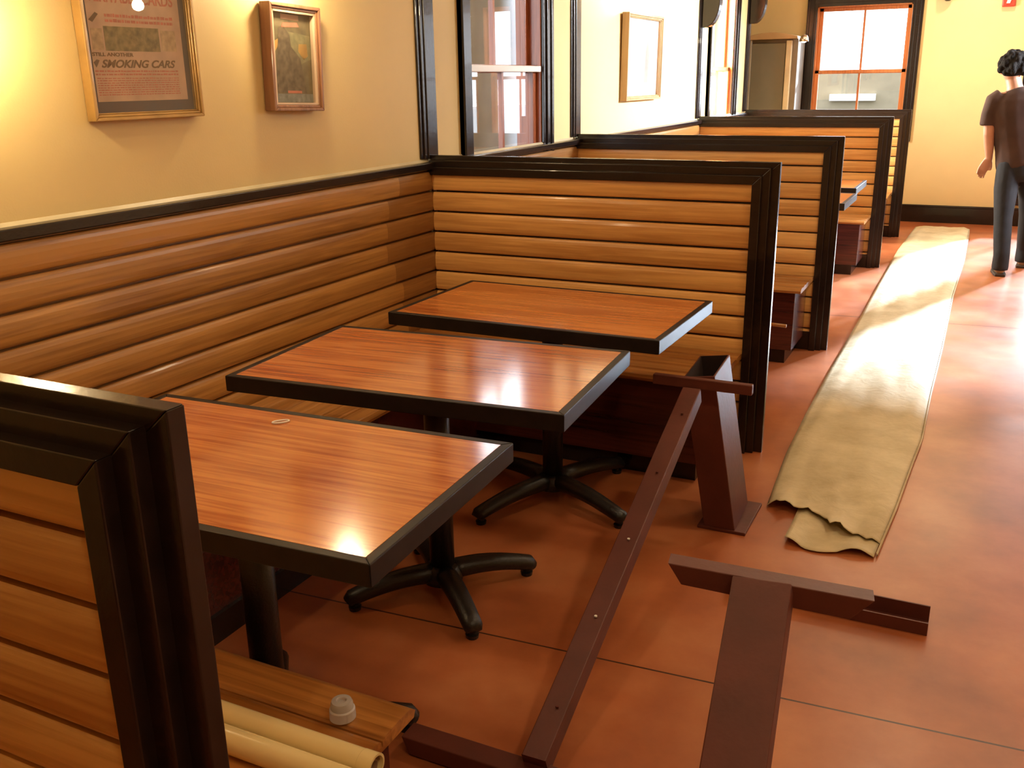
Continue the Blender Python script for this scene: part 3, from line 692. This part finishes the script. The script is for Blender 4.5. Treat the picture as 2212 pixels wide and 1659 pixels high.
m.prism(pr_, lambda a, b, s: (a, s, b), -.04, .42); m.build('arched_top', plain('tan_top', (.45, .29, .13), .45), t, bevel=.005)
t = thing('clip_lamp', 'small chrome lamp fixed at the top right corner of the grey cabinet', 'lamp', (.44, 6.86, 1.86))
m = MB(); m.lathe([(.010, .075), (.030, .07), (.042, .045), (.050, .01), (.048, .008)], n=20); m.build('lamp_shade', M['chrome'], t, smooth=True)
m = MB(); m.lathe([(.001, -.004), (.02, 0), (.03, .012), (.02, .03), (.001, .035)], n=16); m.build('bulb', emit('clip_bulb', (1, .95, .85), 8), t, smooth=True)
m = MB(); m.loft([(0, 0, .07), (.0, .03, .075), (-.02, .10, .02)], [(.006, .006)] * 3, 8, (1, 0, 0)); m.build('arm', M['chrome'], t, smooth=True)

# ------------------------------------------------------------------ the man seen from behind
def rem(o, v, sm=3):
    r = o.modifiers.new('remesh', 'REMESH'); r.mode = 'VOXEL'; r.voxel_size = v; r.use_smooth_shade = True
    s = o.modifiers.new('smooth', 'SMOOTH'); s.iterations = sm; s.factor = .5; return o
MX, MY = 2.45, 4.70
t = thing('person', 'person seen from behind at the right edge, dark T-shirt and jeans, left arm hanging', 'person', (MX, MY, 0))
def A_(p): return (p[0] - MX, p[1] - MY, p[2])
def L_(m, pts, rad, up=(0, 1, 0), n=16): m.loft([A_(p) for p in pts], rad, n, up)
def ell(m, c, r, n=14):
    rs = []
    for k in range(n + 1):
        a = PI * k / n; rs.append([(c[0] - MX + r[0] * (math.sin(a) + 1e-3) * math.cos(2 * PI * i / 18), c[1] - MY + r[1] * (math.sin(a) + 1e-3) * math.sin(2 * PI * i / 18), c[2] - r[2] * math.cos(a)) for i in range(18)])
    m.rings(rs)
b = MB()
hd = (2.395, 4.735, 1.560)
ell(b, hd, (.073, .092, .105)); ell(b, (hd[0] + .004, hd[1] + .045, hd[2] - .055), (.050, .050, .052))          # skull, jaw
ell(b, (hd[0] + .01, hd[1] + .098, hd[2] - .018), (.013, .018, .026))                                         # nose
ell(b, (hd[0] - .078, hd[1] + .005, hd[2] - .012), (.012, .022, .034)); ell(b, (hd[0] + .078, hd[1] + .0, hd[2] - .012), (.012, .022, .034))
L_(b, [(2.400, 4.735, 1.50), (2.425, 4.712, 1.42), (2.44, 4.70, 1.36)], [(.055, .058), (.057, .060), (.085, .07)])
L_(b, [(2.445, 4.70, 1.39), (2.450, 4.70, 1.30), (2.462, 4.70, 1.18), (2.492, 4.70, 1.03), (2.525, 4.70, .90), (2.54, 4.70, .82)], [(.13, .07), (.175, .10), (.160, .105), (.140, .095), (.155, .105), (.13, .09)])
AL = [(2.300, 4.69, 1.345), (2.278, 4.675, 1.22), (2.288, 4.665, 1.07), (2.302, 4.685, .97), (2.312, 4.70, .885)]
L_(b, AL, [(.052, .055), (.048, .050), (.040, .041), (.036, .036), (.026, .028)])
AR = [(2.60, 4.70, 1.335), (2.655, 4.70, 1.22), (2.675, 4.71, 1.08), (2.665, 4.76, .98), (2.655, 4.80, .90)]
L_(b, AR, [(.052, .055), (.048, .050), (.040, .041), (.036, .036), (.026, .028)])
def hand(wr, d, side, across=(0, 1, 0)):
    W_ = Vector(wr); d = Vector(d).normalized(); r = Vector(across); r = (r - d * r.dot(d)).normalized(); f = d.cross(r)
    p = [W_ - d * .01, W_ + d * .03, W_ + d * .07, W_ + d * .09]
    L_(b, [tuple(q) for q in p], [(.016, .026), (.016, .036), (.015, .040), (.012, .036)], tuple(r), 12)
    for k, ln in enumerate((.068, .078, .073, .056)):
        o = r * (.029 - .0195 * k); s0 = W_ + d * .082 + o; s1 = s0 + d * ln * .45 + f * side * .004; s2 = s1 + d * ln * .3 + f * side * .014; s3 = s2 + d * ln * .22 + f * side * .016
        L_(b, [tuple(s0), tuple(s1), tuple(s2), tuple(s3)], [.0095, .009, .008, .006], tuple(r), 8)
    s0 = W_ + d * .02 + r * .026; s1 = s0 + d * .032 + r * .022; s2 = s1 + d * .03 + r * .006 + f * side * .008
    L_(b, [tuple(s0), tuple(s1), tuple(s2)], [.013, .011, .008], tuple(f), 8)
hand((2.312, 4.70, .885), (-.42, .06, -1), 1, (1, .25, 0)); hand((2.655, 4.80, .90), (.0, .25, -1), -1)
LL = [(2.462, 4.69, .86), (2.460, 4.66, .66), (2.468, 4.60, .44), (2.482, 4.55, .27), (2.492, 4.51, .09)]
LRt = [(2.615, 4.70, .86), (2.632, 4.76, .66), (2.648, 4.84, .44), (2.655, 4.90, .27), (2.660, 4.95, .09)]
for lg in (LL, LRt): L_(b, lg, [(.085, .09), (.075, .08), (.054, .058), (.052, .056), (.036, .04)])
body = rem(b.build('body', M['skin'], t, smooth=True), .0065)
SH = plain('dark_brown_tshirt', (.050, .022, .014), .9, noise=.25, scale=7, bump=.3, bscale=9)
s = MB()
L_(s, [(2.432, 4.705, 1.408), (2.443, 4.70, 1.375), (2.447, 4.70, 1.33), (2.452, 4.70, 1.25), (2.470, 4.70, 1.12), (2.505, 4.70, .98), (2.535, 4.70, .865), (2.545, 4.70, .835)],
   [(.068, .068), (.150, .092), (.192, .112), (.184, .120), (.165, .120), (.165, .118), (.178, .125), (.176, .122)])
L_(s, [(2.345, 4.695, 1.360), (2.300, 4.688, 1.325), (2.276, 4.678, 1.22), (2.274, 4.67, 1.135)], [(.062, .070), (.070, .074), (.062, .064), (.064, .062)])
L_(s, [(2.56, 4.70, 1.352), (2.60, 4.70, 1.32), (2.65, 4.70, 1.22), (2.672, 4.70, 1.14)], [(.062, .070), (.070, .074), (.062, .064), (.064, .062)])
rem(s.build('t_shirt', SH, t, smooth=True), .009, 9)
JN = plain('dark_blue_jeans', (.009, .009, .013), .85, noise=.3, scale=12, bump=.25, bscale=14)
j = MB()
L_(j, [(2.540, 4.70, .90), (2.543, 4.70, .83), (2.545, 4.70, .76), (2.545, 4.70, .72)], [(.165, .112), (.168, .120), (.150, .112), (.10, .09)])
for lg in (LL, LRt):
    pts = [lg[0]] + lg[1:-1] + [(lg[-1][0], lg[-1][1], .16), (lg[-1][0], lg[-1][1] - .004, .07), (lg[-1][0], lg[-1][1] - .004, .045)]
    L_(j, pts, [(.090, .100), (.088, .094), (.068, .074), (.064, .070), (.060, .066), (.062, .070), (.060, .068)])
rem(j.build('jeans', JN, t, smooth=True), .009, 4)
SO = plain('tan_shoe', (.30, .20, .11), .6, noise=.2, scale=20); SL = plain('shoe_sole', (.05, .035, .025), .7)
for lg, tw in ((LL, -.10), (LRt, .12)):
    x, y, _ = lg[-1]; m = MB(); cx = lambda q: x + tw * q
    L_(m, [(cx(-.06), y - .065, .055), (cx(-.03), y - .03, .060), (cx(.03), y + .04, .055), (cx(.1), y + .12, .040), (cx(.17), y + .19, .030), (cx(.2), y + .215, .026)],
       [(.030, .040), (.040, .050), (.044, .048), (.048, .034), (.040, .022), (.018, .012)], (0, 0, 1))
    sh = m.build('shoe', SO, t, smooth=True, sub=1)
    m = MB(); pts = [(-.035, -.072), (.035, -.072), (.046, -.03), (.048, .05), (.052, .13), (.040, .20), (.0, .225), (-.038, .20), (-.050, .12), (-.046, .04), (-.044, -.03)]
    m.prism(pts, lambda a, c, z: (cx(c) + a - MX, y + c - MY, z), 0.0, .020); m.build('sole', SL, sh, bevel=.004)
hr = MB(); rnd = random.Random(8)
ell(hr, (hd[0] - .002, hd[1] - .020, hd[2] + .022), (.088, .098, .098))
for k in range(110):
    a = rnd.uniform(0, 2 * PI); e = rnd.uniform(-.55, 1.45); dx, dy, dz = math.cos(e) * math.cos(a), math.cos(e) * math.sin(a), math.sin(e)
    if dy > .35 and dz < .45: continue
    r = rnd.uniform(.012, .024); ell(hr, (hd[0] - .002 + dx * .090, hd[1] - .020 + dy * .098, hd[2] + .020 + dz * .095), (r, r, r * 1.3), 6)
HA = plain('black_hair', (.009, .007, .006), .85, noise=.3, scale=60, bump=.6, bscale=120, spec=.15)
rem(hr.build('hair', HA, t, smooth=True), .006, 2)
for sx in (-.030, .034):
    m = MB(); ell(m, (hd[0] + .01 + sx, hd[1] + .083, hd[2] + .004), (.011, .008, .008), 8); m.build('eye', M['white'], body, smooth=True)
